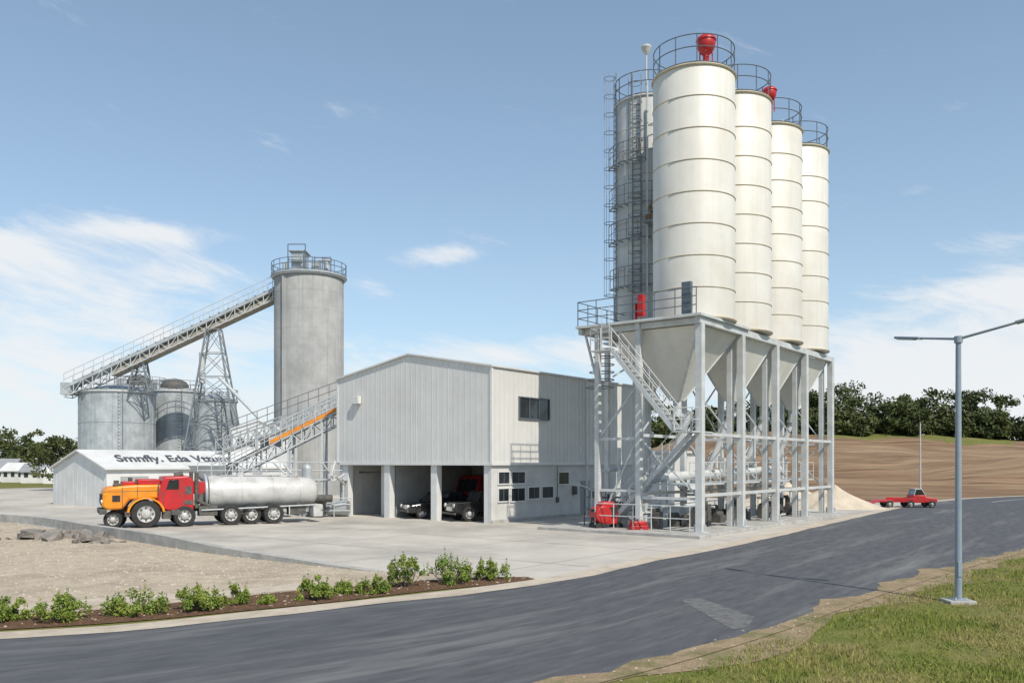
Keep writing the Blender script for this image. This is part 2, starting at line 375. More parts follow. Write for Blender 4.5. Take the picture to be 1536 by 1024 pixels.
def bush(x,y,w,h):
    e=empty("shrub"); t=B(); t.p("stems",m_bark); L=[]
    for k in range(int(14+13*w)):
        a=random.uniform(0,6.28); r=math.sqrt(random.random())*w*.5; zz=h*random.uniform(.12,.9)*(1-.4*(r/(w*.5))**2)*random.uniform(.8,1.1)
        c=(x+r*math.cos(a),y+r*math.sin(a),zz); t.tube((x+.1*math.cos(a),y+.1*math.sin(a),0),c,.012,.005,n=5)
        cr=w*random.uniform(.07,.16); L.append(leafquads(c,(cr,cr,cr*.9),95,.03))
        if random.random()<.7:
            L.append(leafquads((c[0]+random.uniform(-.05,.05),c[1],c[2]+cr),(.03,.03,random.uniform(.08,.17)),22,.024))
    npmesh("leaves",np.concatenate(L),4,m_leaf2,e); d=t.parts["stems"]; meshobj("stems",d['v'],d['f'],m_bark,False,e)
for a in [(-10.3,17.3,.9,.66),(-9.1,17.2,.95,.6),(-7.9,18,1.2,.55),(-6.75,18.5,.95,.66),(-6.2,19.2,.6,.45),(-5.55,19.3,.42,.22),(-4.56,19.9,.85,.6),(-4.1,20.8,.55,.33),(-3.4,20.9,.8,.45),(-2.7,21.9,.9,.92),(-1.7,22.6,1.25,.8),(-.55,23.3,.9,.62),(-12.2,16.5,.9,.6)]: bush(*a)

# ------------------------------------------------------------------ main building
b=B(); W=11.8; D=15.3
b.p("upper_cladding",m_clad); b.prof([(-.1,3.16),(-.1,8.2),(W/2,9.22),(W+.1,8.2),(W+.1,3.16)],-.1,D+.1,'x')
b.p("cladding_ribs",m_clad2)
x=.15
while x<D: b.box(x,x+.03,-.112,-.098,3.23,8.18); x+=.4
y=.1
while y<W-.05:
    zt=8.2+1.02*(1-abs(y-W/2)/(W/2+.1)); b.box(-.112,-.098,y,y+.03,3.23,zt-.05); y+=.4
b.p("corner_trim",m_trim); b.box(-.15,-.02,-.15,-.02,3.12,8.2); b.box(-.14,-.02,W+.02,W+.14,3.12,8.2)
b.box(8.3,8.36,-.14,-.1,3.12,8.18)
b.box(-.14,D+.12,-.14,-.101,3.05,3.22); b.box(-.14,-.101,-.1,W+.12,3.05,3.22)
b.p("roof",m_roofw)
for sg in(0,1):
    y0,y1=(-.2,W/2) if sg==0 else (W+.2,W/2)
    z0=8.2-.02
    b.add([(-.22,y0,z0),(D+.3,y0,z0),(D+.3,y1,9.24),(-.22,y1,9.24),(-.22,y0,z0+.09),(D+.3,y0,z0+.09),(D+.3,y1,9.33),(-.22,y1,9.33)],[(0,1,2,3),(4,5,6,7),(0,1,5,4),(1,2,6,5),(2,3,7,6),(3,0,4,7)])
b.p("lower_walls",m_wall)
b.box(.0,D,0,.25,0,3.14); b.box(0,D,W-.25,W,0,3.14); b.box(D-.25,D,.25,W-.25,0,3.14)
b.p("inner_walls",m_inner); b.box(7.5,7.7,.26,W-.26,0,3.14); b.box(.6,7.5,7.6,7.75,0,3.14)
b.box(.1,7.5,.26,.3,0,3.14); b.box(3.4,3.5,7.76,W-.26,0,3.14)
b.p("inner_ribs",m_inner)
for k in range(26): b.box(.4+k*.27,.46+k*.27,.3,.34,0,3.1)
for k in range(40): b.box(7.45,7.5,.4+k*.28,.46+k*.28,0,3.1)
b.p("posts",m_trim,.01)
for t0,t1 in((.252,.5),(3.85,4.3),(7.52,7.98),(11.07,11.54)): b.box(.0,.4,t0,t1,0,3.14)
b.p("sliding_door",m_wall); b.box(.75,.83,8.06,9.0,0,3.0)
for k in range(3): b.box(.72,.75,8.15+k*.28,8.2+k*.28,0.05,2.95)
b.p("door_frame",m_chassis); b.box(3.3,3.4,9.3,10.9,.0,2.4); b.box(1.2,1.28,9.2,11.4,2.55,2.65)
wins=[(.56,1.5,2.08,2.68),(1.7,2.9,2.08,2.68),(.56,1.45,1.15,1.8),(1.66,2.9,1.12,1.8),(3.22,4.25,1.2,1.82),(4.5,5.6,1.2,1.82),(6.15,7.2,1.95,2.62)]
def window(b,x0,x1,z0,z1,y):
    t=.06
    b.p("window_frames",m_trim,.005)
    b.box(x0-t,x1+t,y-.07,y-.003,z0-t,z0); b.box(x0-t,x1+t,y-.07,y-.003,z1,z1+t)
    b.box(x0-t,x0,y-.068,y-.003,z0,z1); b.box(x1,x1+t,y-.068,y-.003,z0,z1)
    b.p("mullions",m_rail); xm=(x0+x1)/2; b.box(xm-.02,xm+.02,y-.05,y-.022,z0,z1)
    b.p("window_glass",m_glass); b.box(x0,x1,y-.02,y-.002,z0,z1)
for w in wins: window(b,*w,0)
b.p("dark_window_frame",m_rail); x0,x1,z0,z1=2.24,5.0,5.62,6.72; y=-.1
for q in((x0-.06,x1+.06,y-.1,y-.003,z0-.06,z0),(x0-.06,x1+.06,y-.1,y-.003,z1,z1+.06),(x0-.06,x0,y-.098,y-.003,z0,z1),(x1,x1+.06,y-.098,y-.003,z0,z1),(3.1,3.16,y-.09,y-.04,z0,z1),(4.0,4.06,y-.09,y-.04,z0,z1)): b.box(*q)
b.p("window_glass"  ,m_glass); b.box(x0,x1,y-.035,y-.03,z0,z1)
b.p("wall_lamp",m_lampglass,.03); b.box(-.4,-.13,9.75,10.25,6.65,7.1)
b.p("downpipe",m_trim); b.tube((8.9,-.2,0),(8.9,-.2,8.1),.05)
b.p("annex",m_wall); b.box(D+.12,D+11,.6,8,0,3.9)
b.p("annex_roof",m_roofw); b.box(D+.12,D+11.2,.4,8.2,3.902,4.05)
b.p("side_door",m_inner); b.box(8.5,9.5,-.04,-.003,0,2.1)
b.p("plinth",m_kerb); b.box(.0,D,-.06,-.004,0,.18)
b.p("wall_services",m_chassis,.01); b.box(5.9,6.1,-.12,-.004,.9,1.2); b.tube((6.0,-.06,1.2),(6.0,-.06,3.0),.02,n=6); b.box(7.6,7.9,-.18,-.004,1.3,1.8)
b.obj("industrial_building",(-1.08,44.5,0),CA)

# ------------------------------------------------------------------ silo battery
def silo(b,cx,cy,r,z0,z1,seams,mat,mseam,pn):
    b.p(pn+"_shell",mat); b.lathe((cx,cy,0),[(0.01,z0),(r,z0),(r,z1),(r*.96,z1+.12),(.3,z1+.55),(.01,z1+.57)],64)
    b.p(pn+"_seams",mseam)
    for z in seams: b.ring((cx,cy,z),r+.004,.027,56,6)
    b.ring((cx,cy,z1),r+.02,.06,56,6); b.ring((cx,cy,z0+.06),r+.02,.06,56,6)
def toprail(b,cx,cy,r,z,h=1.25,pn="top_railing",n=12,t=.026,mat=None):
    b.p(pn,mat or m_rail)
    for k in(.0,.55,1): b.ring((cx,cy,z+.12+h*k*.95),r,t,44,5)
    for i in range(n):
        a=2*math.pi*i/n; x=cx+r*math.cos(a);y=cy+r*math.sin(a); b.tube((x,y,z),(x,y,z+.12+h*.95),t,n=5)
def cage(b,x,y,z0,z1,dirv,r=.34):
    dx,dy=dirv; sx,sy=-dy,dx
    b.p("ladder",m_cage)
    for s_ in(-.22,.22): b.tube((x+sx*s_,y+sy*s_,z0),(x+sx*s_,y+sy*s_,z1+1),.025,n=5)
    z=z0
    while z<z1: b.tube((x-sx*.22,y-sy*.22,z),(x+sx*.22,y+sy*.22,z),.015,n=4); z+=.3
    b.p("ladder_cage",m_cage); cx,cy=x+dx*.28,y+dy*.28
    z=z0+2.2
    while z<z1+1: b.ring((cx,cy,z),r,.018,16,4); z+=.95
    a0=math.atan2(dy,dx)
    for k in(-1.2,0,1.2): b.tube((cx+r*math.cos(a0+k),cy+r*math.sin(a0+k),z0+2.2),(cx+r*math.cos(a0+k),cy+r*math.sin(a0+k),z1+1),.013,n=4)
b=B(); ZT=9.55
for i in range(4):
    cx=2.5+4.55*i; cy=1.5; zt=(21.05,21.35,21.25,21.45)[i]
    silo(b,cx,cy,1.89,ZT+.12,zt,[ZT+.1+1.43*k for k in range(1,8)],m_silo,m_seam,"silo")
    toprail(b,cx,cy,1.86,zt,1.3)
gx_,gy_=5.6,5.65
silo(b,gx_,gy_,1.68,ZT,21.9,[ZT+1.2*k for k in range(1,10)],m_gsilo,m_gsilo,"grey_silo")
toprail(b,gx_,gy_,1.68,21.9,1.2,mat=m_rail)
cage(b,gx_-1.7,gy_-.32,ZT+.2,22.0,(-.97,-.24))
cage(b,gx_-1.2,gy_+1.25,ZT+.2,22.6,(-.7,.7),.3)
b.p("silo_galleries",m_cage)
for z,a0_,a1_ in((12.2,2.4,3.9),(14.6,2.2,4.3),(16.4,2.3,4.0),(18.6,2.2,3.6)):
    for hh,t in((0,.04),(.5,.018),(1.0,.024)): b.ring((gx_,gy_,z+hh),2.02,t,30,5,a0_,a1_)
    for k in range(8):
        a=a0_+(a1_-a0_)*k/7; c,s_=math.cos(a),math.sin(a); b.tube((gx_+2.02*c,gy_+2.02*s_,z),(gx_+2.02*c,gy_+2.02*s_,z+1),.018,n=4); b.tube((gx_+1.66*c,gy_+1.66*s_,z),(gx_+2.02*c,gy_+2.02*s_,z),.03,n=4)
b.p("rusty_box",m_rust,.02); b.box(3.1,3.6,3.9,4.4,15.2,15.5); b.tube((3.2,4.1,15.8),(3.7,4.2,15.8),.2); b.p("rust_bracket",m_cage); b.box(3.0,3.9,3.8,4.5,15.1,15.18); b.rail([(3.0,4.5,15.18),(3.0,3.8,15.18),(3.9,3.8,15.18)],.9,.4,.015)
b.p("riser_pipes",m_steel); b.tube((3.85,4.3,ZT),(3.85,4.3,21.8),.06); b.tube((3.7,4.6,ZT),(3.7,4.6,22.4),.045)
b.p("mast",m_steel); b.tube((4.5,5.1,21.9),(4.5,5.1,24.4),.05); b.p("mast_dome",m_tank); b.sphere((4.5,5.1,24.5),.27,sz=.6); b.lathe((4.5,5.1,24.3),[(.05,-.2),(.2,0),(.27,.2)],16)
def redunit(x,y,z,s=1):
    b.p("red_filter",m_red); b.lathe((x,y,z),[(.16*s,0),(.16*s,.75*s),(.3*s,.85*s),(.44*s,1.1*s),(.48*s,1.35*s),(.46*s,1.42*s),(.52*s,1.46*s),(.5*s,1.55*s),(.36*s,1.68*s),(.1*s,1.76*s),(.01,1.77*s)],28)
    for k in range(4):
        a=k*1.57+.4; b.tube((x+.32*s*math.cos(a),y+.32*s*math.sin(a),z),(x+.3*s*math.cos(a),y+.3*s*math.sin(a),z+1.2*s),.03,n=5)
redunit(1.9,.6,21.15,.9); redunit(7.9,-.1,21.0,.72); 
for i in range(1,4):
    b.p("roof_vents",m_steel); cx=2.5+4.55*i; b.tube((cx-.6,1.2,21.4),(cx-.6,1.2,22.0),.16); b.box(cx-.2,cx+.4,.5,1.2,21.5,21.9)
UX=[0,4.5,9,13.5,18.1]
b.p("frame_posts",m_steelw,.012)
for k,x in enumerate(UX):
    b.box(x-.16,x+.16,-.16,.16,.15,ZT-.3)
    if k: b.box(x-.14,x+.14,.42,.68,.15,ZT-.3)
    b.box(x-.14,x+.14,2.88,3.14,.15,ZT-.3)
b.box(-.12,.12,5.1,5.34,.15,ZT-.3); b.box(4.38,4.62,5.1,5.34,.15,ZT-.3)
for x in(4.5,7.5):b.box(x-.12,x+.12,7.3,7.54,.15,ZT-.3)
b.p("base_plates",m_steel)
for x in UX:
    for y in(0,3.0): b.box(x-.3,x+.3,y-.3,y+.3,.15,.19); b.box(x-.02,x+.02,y-.28,y+.28,.19,.5)
b.p("top_beams",m_steelw,.01)
for y in(0,3.0): b.box(-.25,18.35,y-.13,y+.13,ZT-.3,ZT)
for x in UX: b.box(x-.12,x+.12,.13,2.87,ZT-.28,ZT-.02)
for x in(0,4.5): b.box(x-.12,x+.12,3.13,5.9,ZT-.28,ZT-.02)
b.box(-.35,7.9,5.9,6.1,ZT-.28,ZT-.02)
b.p("deck",m_steelw); b.box(-.45,5.0,-.25,6.2,ZT+.001,ZT+.11); b.box(5.0,7.6,3.5,8.0,ZT+.001,ZT+.11)
b.p("deck_joists",m_steel)
for k in range(9): b.box(.5+k*.5-.04,.5+k*.5+.04,3.14,5.88,ZT-.2,ZT)
b.p("deck_railing",m_rail); b.rail([(4.9,6.1,ZT+.1),(-.38,6.1,ZT+.1),(-.38,.0,ZT+.1)],1.15,.95,.024,2)
b.p("control_panel",m_rail,.02); b.box(-.3,-.1,.3,.75,ZT+.15,ZT+1.55)
b.p("red_deck_unit",m_red,.03); b.box(-.1,.15,2.75,3.05,ZT+.3,ZT+1.3); b.tube((.1,3.25,ZT+.2),(.1,3.25,ZT+1.0),.09)
def hopper(x0,x1,y0,y1,zt,xc,yc,zb,o=.22):
    b.p("hopper",m_silo); b.add([(x0,y0,zt),(x1,y0,zt),(x1,y1,zt),(x0,y1,zt),(xc-o,yc-o,zb),(xc+o,yc-o,zb),(xc+o,yc+o,zb),(xc-o,yc+o,zb)],[(0,1,5,4),(1,2,6,5),(2,3,7,6),(3,0,4,7),(4,5,6,7),(3,2,1,0)])
    b.p("hopper_ribs",m_steelw)
    for (a,c) in(((x0,y0),(xc-o,yc-o)),((x1,y0),(xc+o,yc-o)),((x0,y1),(xc-o,yc+o))): b.beam((*a,zt),(*c,zb),.07)
    b.p("outlet_pipes",m_steel); b.tube((xc,yc,zb+.05),(xc,yc,zb-.6),.2,n=16); b.tube((xc,yc,zb-.6),(xc,yc-.0,zb-.75),.3,n=16)
hopper(.14,4.3,.14,4.2,ZT-.31,2.2,2.2,6.1)
for i in range(1,4): hopper(.2+4.5*i,4.3+4.5*i,.14,2.86,ZT-.31,2.2+4.5*i,1.5,6.3)
b.p("hopper",m_silo); b.lathe((gx_,gy_,0),[(1.66,ZT),(.25,6.5)],40); b.p("outlet_pipes",m_steel); b.tube((gx_,gy_,6.5),(gx_,gy_,2.4),.2)
b.p("screw_conveyors",m_steelw)
for i in range(4): b.tube((2.2+4.5*i,1.5,5.6),(2.2+4.5*i-.4,2.6,2.6),.16,n=14)
b.tube((1.0,2.6,2.5),(16.5,2.6,2.8),.22,n=14)
b.p("horizontals",m_steelw)
for y in(0,3.0):
    for z in(4.45,1.75): 
        for i in range(4): b.beam((UX[i]+.16,y,z),(UX[i+1]-.16,y,z),.12,.14)
for x in UX[1:]:
    for z in(4.3,1.6): b.beam((x,.2,z),(x,2.85,z),.1,.12)
b.beam((0,.2,1.6),(0,2.85,1.6),.1,.12)
b.beam((0,3.2,4.3),(0,5.1,4.3),.12); b.beam((0,3.2,1.9),(0,5.1,1.9),.12)
b.p("braces",m_steel)
for i in range(4):
    x0,x1=UX[i]+.1,UX[i+1]-.1
    for (za,zb) in((4.5,7.6),(1.8,4.4)):
        b.beam((x0,3.0,za),(x1,3.0,zb),.06); b.beam((x1,3.06,za),(x0,3.06,zb),.06)
b.beam((0,.2,1.8),(0,2.85,4.2),.07)
b.beam((0,5.1,4.4),(0,3.2,6.6),.09);b.beam((0,5.2,6.8),(0,5.9,ZT-.3),.09)
b.beam((0,5.1,.4),(0,3.2,4.1),.07); b.beam((0,4.4,7.2),(2.2,2.2,ZT-.4),.08)
for i in range(1,5): b.beam((UX[i],.55,4.5),(UX[i],2.9,7.5),.06); b.beam((UX[i],.55,1.8),(UX[i],2.9,4.3),.06); b.beam((UX[i],2.9,1.8),(UX[i],.55,4.3),.06)
def stair(p,q,wv,n):
    p=Vector(p);q=Vector(q);w=Vector(wv)
    b.p("stair",m_steel)
    for s_ in(0,1): b.beam(p+w*s_,q+w*s_,.05,.2)
    for i in range(n):
        c=p.lerp(q,(i+.5)/n); b.beam(c,c+w,.24,.03)
    b.p("stair_rail",m_steelw)
    for s_ in(0,1):
        for hh in(.5,1.0): b.tube(p+w*s_+Vector((0,0,hh)),q+w*s_+Vector((0,0,hh)),.022,n=5)
        for i in range(7): c=p.lerp(q,i/6)+w*s_; b.tube(c,c+Vector((0,0,1)),.018,n=4)
stair((-.95,3.9,8.3),(-.95,.75,4.55),(.65,0,0),17)
stair((.3,.6,4.45),(.3,4.8,.3),(.7,0,0),18)
b.p("landing",m_steel); b.box(-1.0,1.1,-.1,.75,4.5,4.56); b.box(-1.0,-.25,3.9,5.0,8.3,8.36)
b.p("stair_rail",m_steelw); b.rail([(-1,.75,4.55),(-1,-.1,4.55),(-.25,-.1,4.55)],1.0,.7); b.rail([(-1,3.9,8.36),(-1,5.0,8.36),(-.3,5.0,8.36)],1.0,.7)
b.p("deck_ladder",m_steelw)
for y in(4.3,4.7): b.tube((-.5,y,8.36),(-.5,y,ZT+1.0),.02,n=5)
for z in np.arange(8.5,ZT,.25): b.tube((-.5,4.3,z),(-.5,4.7,z),.014,n=4)
b.p("hoses",m_cage)
for k in range(6):
    b.ring((.6+.1*k,5.2+.12*k,8.6-.35*k),.45+.05*k,.025,20,4)
b.p("mid_platform",m_steel); b.box(.6,17.4,.8,2.7,2.15,2.22); b.p("mid_rail",m_steelw); b.rail([(.6,.8,2.2),(17.4,.8,2.2)],1.0,1.1)
b.rail([(.6,2.7,.2),(17.4,2.7,.2)],1.0,1.0); b.rail([(-.6,.2,.2),(-.6,3,.2),(-.6,5,.2)],1.1,.8)
b.p("pipes",m_steel)
for k in range(60):
    x=random.uniform(.4,17.2); y=random.uniform(.9,6.5) if x<8 else random.uniform(.9,2.8); z=random.uniform(.2,3)
    d=random.choice([(random.uniform(.5,1.6),0,0),(0,random.uniform(.4,1.2),0),(0,0,random.uniform(.6,2.2))])
    b.tube((x,y,z),(x+d[0],y+d[1],z+d[2]),random.uniform(.03,.11),n=8)
b.p("machines",m_chassis,.02)
for k in range(22):
    x=random.uniform(.6,16.5); y=random.uniform(1,2.4); w=random.uniform(.25,.7); h=random.uniform(.3,1.1); b.box(x,x+w,y,y+w*.8,.15,.15+h)
    b.tube((x,y+.3,.2+h),(x+w*1.2,y+.3,.2+h),w*.25,n=12)
b.p("motors",m_tank)
for k in range(10):
    x=random.uniform(.6,17); y=random.uniform(1,2.6); z=random.uniform(1.0,3.6); b.tube((x,y,z),(x+.5,y,z),.16,n=14)
    b.tube((x+.25,y,z),(x+.25,y,z-.6),.04,n=6)
b.p("concrete_pad",m_kerb,.02); b.box(-1.6,19,-.75,7.6,-.05,.15)
b.obj("silo_battery",(8.2,37.2,0),CA)

b=B(); b.p("skid",m_steel,.01); b.box(-.7,.7,-.4,.4,.0,.12)
b.p("body",m_red,.06); b.prof([(-.45,.3),(.4,.3),(.5,.8),(.25,1.35),(-.35,1.35),(-.5,.9)],-.35,.35); b.tube((-.3,-.4,.75),(-.3,.4,.75),.42,n=20)
b.p("fittings",m_dark); b.tube((-.55,-.38,.2),(-.55,.38,.2),.18,n=16); b.tube((.5,-.38,.2),(.5,.38,.2),.18,n=16); b.tube((.1,0,1.3),(.1,0,1.7),.06); b.box(.0,.35,-.37,-.33,.6,1.1); b.box(-.7,-.5,-.2,.2,.5,1.0)
b.obj("red_compressor",(4.45,40.2,.014),.35)
b=B(); b.p("frame",m_rail)
for x in(-1.1,0,1.1):
    for y in(-.5,.5): b.beam((x,y,0),(x,y,1.9),.05)
for z in(.1,.9,1.5,1.9):
    for y in(-.5,.5): b.beam((-1.1,y,z),(1.1,y,z),.045)
    for x in(-1.1,0,1.1): b.beam((x,-.5,z),(x,.5,z),.045)
b.beam((-1.8,-.5,2.2),(-1.1,-.5,1.9),.05); b.beam((-1.8,.5,2.2),(-1.1,.5,1.9),.05); b.beam((-1.1,-.5,.1),(0,-.5,1.5),.04); b.beam((1.1,-.5,.1),(0,-.5,1.5),.04)
b.p("drums",m_tank,.0); 
for x in(.35,.8): b.tube((x,.1,.12),(x,.1,.85),.2,n=16)
b.p("shelf_tins",m_chassis,.01); b.box(-.9,-.5,-.3,.3,1.52,1.8); b.box(.2,.6,-.3,.3,.92,1.3)
b.obj("steel_rack",(4.7,41.2,.014),.25)
b=B(); b.p("case",m_red,.04); b.box(-.42,.42,-.25,.25,.05,.34); b.p("lid",m_red,.04); b.prof([(-.4,.35),(.4,.35),(.3,.52),(-.3,.52)],-.23,.23); b.p("handle",m_dark); b.beam((-.15,0,.58),(.15,0,.58),.04); b.beam((-.15,0,.5),(-.15,0,.6),.03); b.beam((.15,0,.5),(.15,0,.6),.03)
b.obj("red_toolbox",(5.75,38.9,.014),.2)

# ------------------------------------------------------------------ concrete tower
b=B(); R=3.38; H=21.6
b.p("shaft",m_conc_t); b.lathe((0,0,0),[(R,-.1),(R,H),(R*.98,H+.1),(.01,H+.3)],72)
b.p("formwork_joints",m_conc_t)
for z in np.arange(1.8,H,1.8): b.ring((0,0,z),R-.004,.012,72,4)
b.p("rim",m_steel); b.ring((0,0,H-.15),R+.1,.14,72,6)
b.p("riser_pipe",m_conc_t); b.box(-1.9,-1.4,-R+.35,-R+.75,0,H-.4)
b.p("top_platform",m_galv); b.lathe((0,0,H-.02),[(R,-.1),(R+.32,-.1),(R+.32,.04),(R,.04)],48)
toprail(b,0,0,R+.25,H,1.15,n=20,t=.035); b.p("machinery",m_galv,.02)
b.box(-1.5,-.2,-1.2,.6,H+.3,H+2.3); b.box(-1.3,-.4,-1.5,-1.2,H+1.2,H+1.7); b.box(.4,1.2,-1,.2,H+.3,H+1.4); b.tube((1.9,-.6,H),(1.9,-.6,H+1.6),.3); b.tube((1.1,-.8,H+1.5),(2.4,-.8,H+1.5),.16); b.tube((-2.2,-.8,H),(-2.2,-.8,H+1.3),.25); b.box(-1.7,0,-1.4,.8,H+2.3,H+2.4)
b.p("machine_frame",m_rail)
for x in(-1.7,0,.9,1.7,2.5): b.beam((x,-1.6,H),(x,-1.6,H+(2.9 if x<.5 else 1.6)),.08)
b.beam((-1.7,-1.6,H+2.9),(0,-1.6,H+2.9),.08); b.beam((.9,-1.6,H+1.6),(2.5,-1.6,H+1.6),.08); b.beam((-1.7,-1.6,H+1.4),(2.5,-1.6,H+1.2),.06)
b.obj("concrete_silo_tower",(-20.2,85,0))

# ------------------------------------------------------------------ belt conveyor bridge
b=B(); P0=Vector((-44.2,85,10.6)); P1=Vector((-23.6,85,20.2)); d=(P1-P0).normalized()
b.p("gallery",m_galv); b.beam(P0,P1,1.7,.28); b.p("lower_pan",m_pan); b.beam(P0+d*5+Vector((0,0,-.75)),P1+Vector((0,0,-.75)),1.2,.45)
b.p("truss",m_steel); b.truss(P0+Vector((0,0,-.95)),P1+Vector((0,0,-.95)),.95,1.6,22,.07)
b.p("rails",m_steel)
for y in(-.85,.85): b.rail([P0+Vector((0,y,.15)),P1+Vector((0,y,.15))],1.2,1.1,.035,1)
b.p("head_box",m_galv,.02); b.box(-44.6,-43.6,84.2,85.8,9.9,11.1)
b.p("belt_rollers",m_dark)
for i in range(24): c=P0.lerp(P1,i/23)+Vector((0,0,.25)); b.tube(c-Vector((0,.6,0)),c+Vector((0,.6,0)),.1,n=8)
m_tr=M("trestle_steel",(.16,.18,.19),(.24,.26,.27),3,.5)
def trestle(x,y,zt,wt,wb,yb,lv,z0=0):
    b.p("trestle",m_tr)
    T=[Vector((x+sx*wt,y+sy*.5,zt)) for sx,sy in((-1,-1),(1,-1),(1,1),(-1,1))]
    Q=[Vector((x+sx*wb,y+sy*yb,z0)) for sx,sy in((-1,-1),(1,-1),(1,1),(-1,1))]
    for t,q in zip(T,Q): b.beam(t,q,.14)
    for k in range(lv+1):
        a=k/lv
        for i in range(4):
            p=T[i].lerp(Q[i],a);q=T[(i+1)%4].lerp(Q[(i+1)%4],a); b.beam(p,q,.07)
            if k<lv:
                q2=T[(i+1)%4].lerp(Q[(i+1)%4],(k+1)/lv); p2=T[i].lerp(Q[i],(k+1)/lv); b.beam(p,q2,.05); b.beam(q,p2,.05)
trestle(-29.4,84.2,16.3,.6,3.3,1.2,7)
trestle(-37.0,85,13.3,.4,1.0,.5,3,10.2)
b.p("chute",m_steel); b.tube((-28.3,82.6,11.4),(-22.6,80,6.2),.16); b.tube((-30.5,84,14),(-30.5,84,11),.3)
b.obj("conveyor_bridge")
def tank(x,y,r,h,dome):
    b=B(); b.p("shell",m_galv); b.lathe((0,0,0),[(r,-.1),(r,h),(r*.97,h+.08),(r*.4,h+.7),(.01,h+.85)],56)
    b.p("stiffeners",m_galv)
    n=int(2*math.pi*r/1.1)
    for i in range(n):
        a=2*math.pi*i/n; b.beam((r*1.002*math.cos(a),r*1.002*math.sin(a),0),(r*1.002*math.cos(a),r*1.002*math.sin(a),h),.045)
    for z in (h*.35,h*.7): b.ring((0,0,z),r+.01,.03,56,4)
    toprail(b,0,0,r+.1,h,1.1,n=18,t=.028,mat=m_cage); b.p("rim",m_steel); b.ring((0,0,h),r+.05,.12,56,6)
    if dome:
        b.p("dome",m_chassis); b.lathe((.2,-.8,h+.1),[(r*.5,0),(r*.5,.6),(r*.42,1.0),(r*.22,1.3),(.01,1.4)],32)
        b.p("vents",m_galv); b.tube((-1.4,-1.4,h),(-1.4,-1.4,h+1.3),.22); b.box(-2,-1.6,-1.5,-.8,h,h+.9); b.tube((-1.2,-1.4,h+1.2),(.5,-1.4,h+1.4),.12)
    b.p("ladder",m_cage)
    for s_ in(-.25,.25): b.tube((s_+r*.5,-r*.9,0),(s_+r*.5,-r*.9,h+1),.03,n=5)
    for z in np.arange(.3,h,.35): b.tube((-.25+r*.5,-r*.9,z),(.25+r*.5,-r*.9,z),.02,n=4)
    b.obj("storage_tank",(x,y,0))
tank(-40.7,88,3.64,10.3,False); tank(-37.2,94.4,2.95,10.9,True); tank(-30.7,88.4,2.08,9.5,False); tank(-41.8,96,2.6,11.5,True)

# ------------------------------------------------------------------ white shed
b=B(); Ls_=15.5; Ws=8.1
b.p("walls",m_roofw); b.prof([(0,0),(0,2.75),(Ws/2,4.0),(Ws,2.75),(Ws,0)],0,Ls_,'x')
b.p("roof",m_roofw)
for y0,y1 in((-.25,Ws/2),(Ws+.25,Ws/2)):
    b.add([(-.25,y0,2.69),(Ls_+.2,y0,2.69),(Ls_+.2,y1,4.05),(-.25,y1,4.05),(-.25,y0,2.79),(Ls_+.2,y0,2.79),(Ls_+.2,y1,4.15),(-.25,y1,4.15)],[(0,1,2,3),(4,5,6,7),(0,1,5,4),(1,2,6,5),(2,3,7,6),(3,0,4,7)])
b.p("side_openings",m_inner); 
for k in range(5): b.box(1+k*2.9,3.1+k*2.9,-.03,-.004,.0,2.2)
b.p("wall_ribs",m_roofw)
for k in range(12): b.box(-.015,-.004,.3+k*.66,.33+k*.66,0,2.6)
b.p("base_band",m_kerb); b.box(-.12,Ls_,-.12,-.035,0,.35)
shed=b.obj("white_shed",(-28.5,60,0),CA)
cu=bpy.data.curves.new("painted_lettering",'FONT'); cu.body="Smnfly. Eda Vttum"; cu.size=2.3; cu.extrude=.01; cu.shear=.5; cu.offset=.045
cu.materials.append(m_letter); o=bpy.data.objects.new("painted_lettering",cu); col.objects.link(o); o.parent=shed
o.location=(1.4,1.2,2.79+.319*1.45+.03); o.rotation_euler=(math.atan(1.36/4.3),0,0); o.scale=(.56,1,1)
b=B(); b.p("walls",m_roofw); b.prof([(0,0),(0,6.1),(2.4,6.9),(5,5.7),(5,0)],0,3.2); b.p("roof_trim",m_trim); b.beam((-.1,-.1,6.15),(2.4,-.1,6.98),.12); b.beam((2.4,-.1,6.98),(5.2,-.1,5.72),.12)
b.p("windows",m_glass)
for k in range(4): b.box(.5+k*1.1,1.1+k*1.1,-.03,-.004,4.6,5.3)
b.obj("plant_office",(-24.8,75.5,0))

# ------------------------------------------------------------------ loading conveyors
b=B()
b.p("truss",m_steel); A0=Vector((-18.6,53.5,1.7)); A1=Vector((-10.2,54.2,6.0))
b.truss(A0,A1,.8,1.2,14,.06)
b.p("belt",m_belt); b.beam(A0.lerp(A1,.42)+Vector((0,-.62,.95)),A1+Vector((0,-.62,.95)),.08,.22)
b.p("belt_top",m_dark); b.beam(A0+Vector((0,0,.9)),A1+Vector((0,0,.9)),1.0,.08)
b.p("rails",m_steel); b.rail([A0+Vector((0,-.7,.8)),A1+Vector((0,-.7,.8))],1.1,.8,.03); b.rail([A0+Vector((0,.7,.8)),A1+Vector((0,.7,.8))],1.1,.8,.03)
C0=Vector((-20.2,59,3.8)); C1=Vector((-10.8,57.5,7.0)); b.p("truss2",m_galv); b.truss(C0,C1,.9,1.1,16,.07); b.p("pan2",m_galv); b.beam(C0,C1,1.0,.1)
b.p("rails2",m_cage); b.rail([C0+Vector((0,-.6,.9)),C1+Vector((0,-.6,.9))],1,.8,.025)
b.p("legs",m_steel)
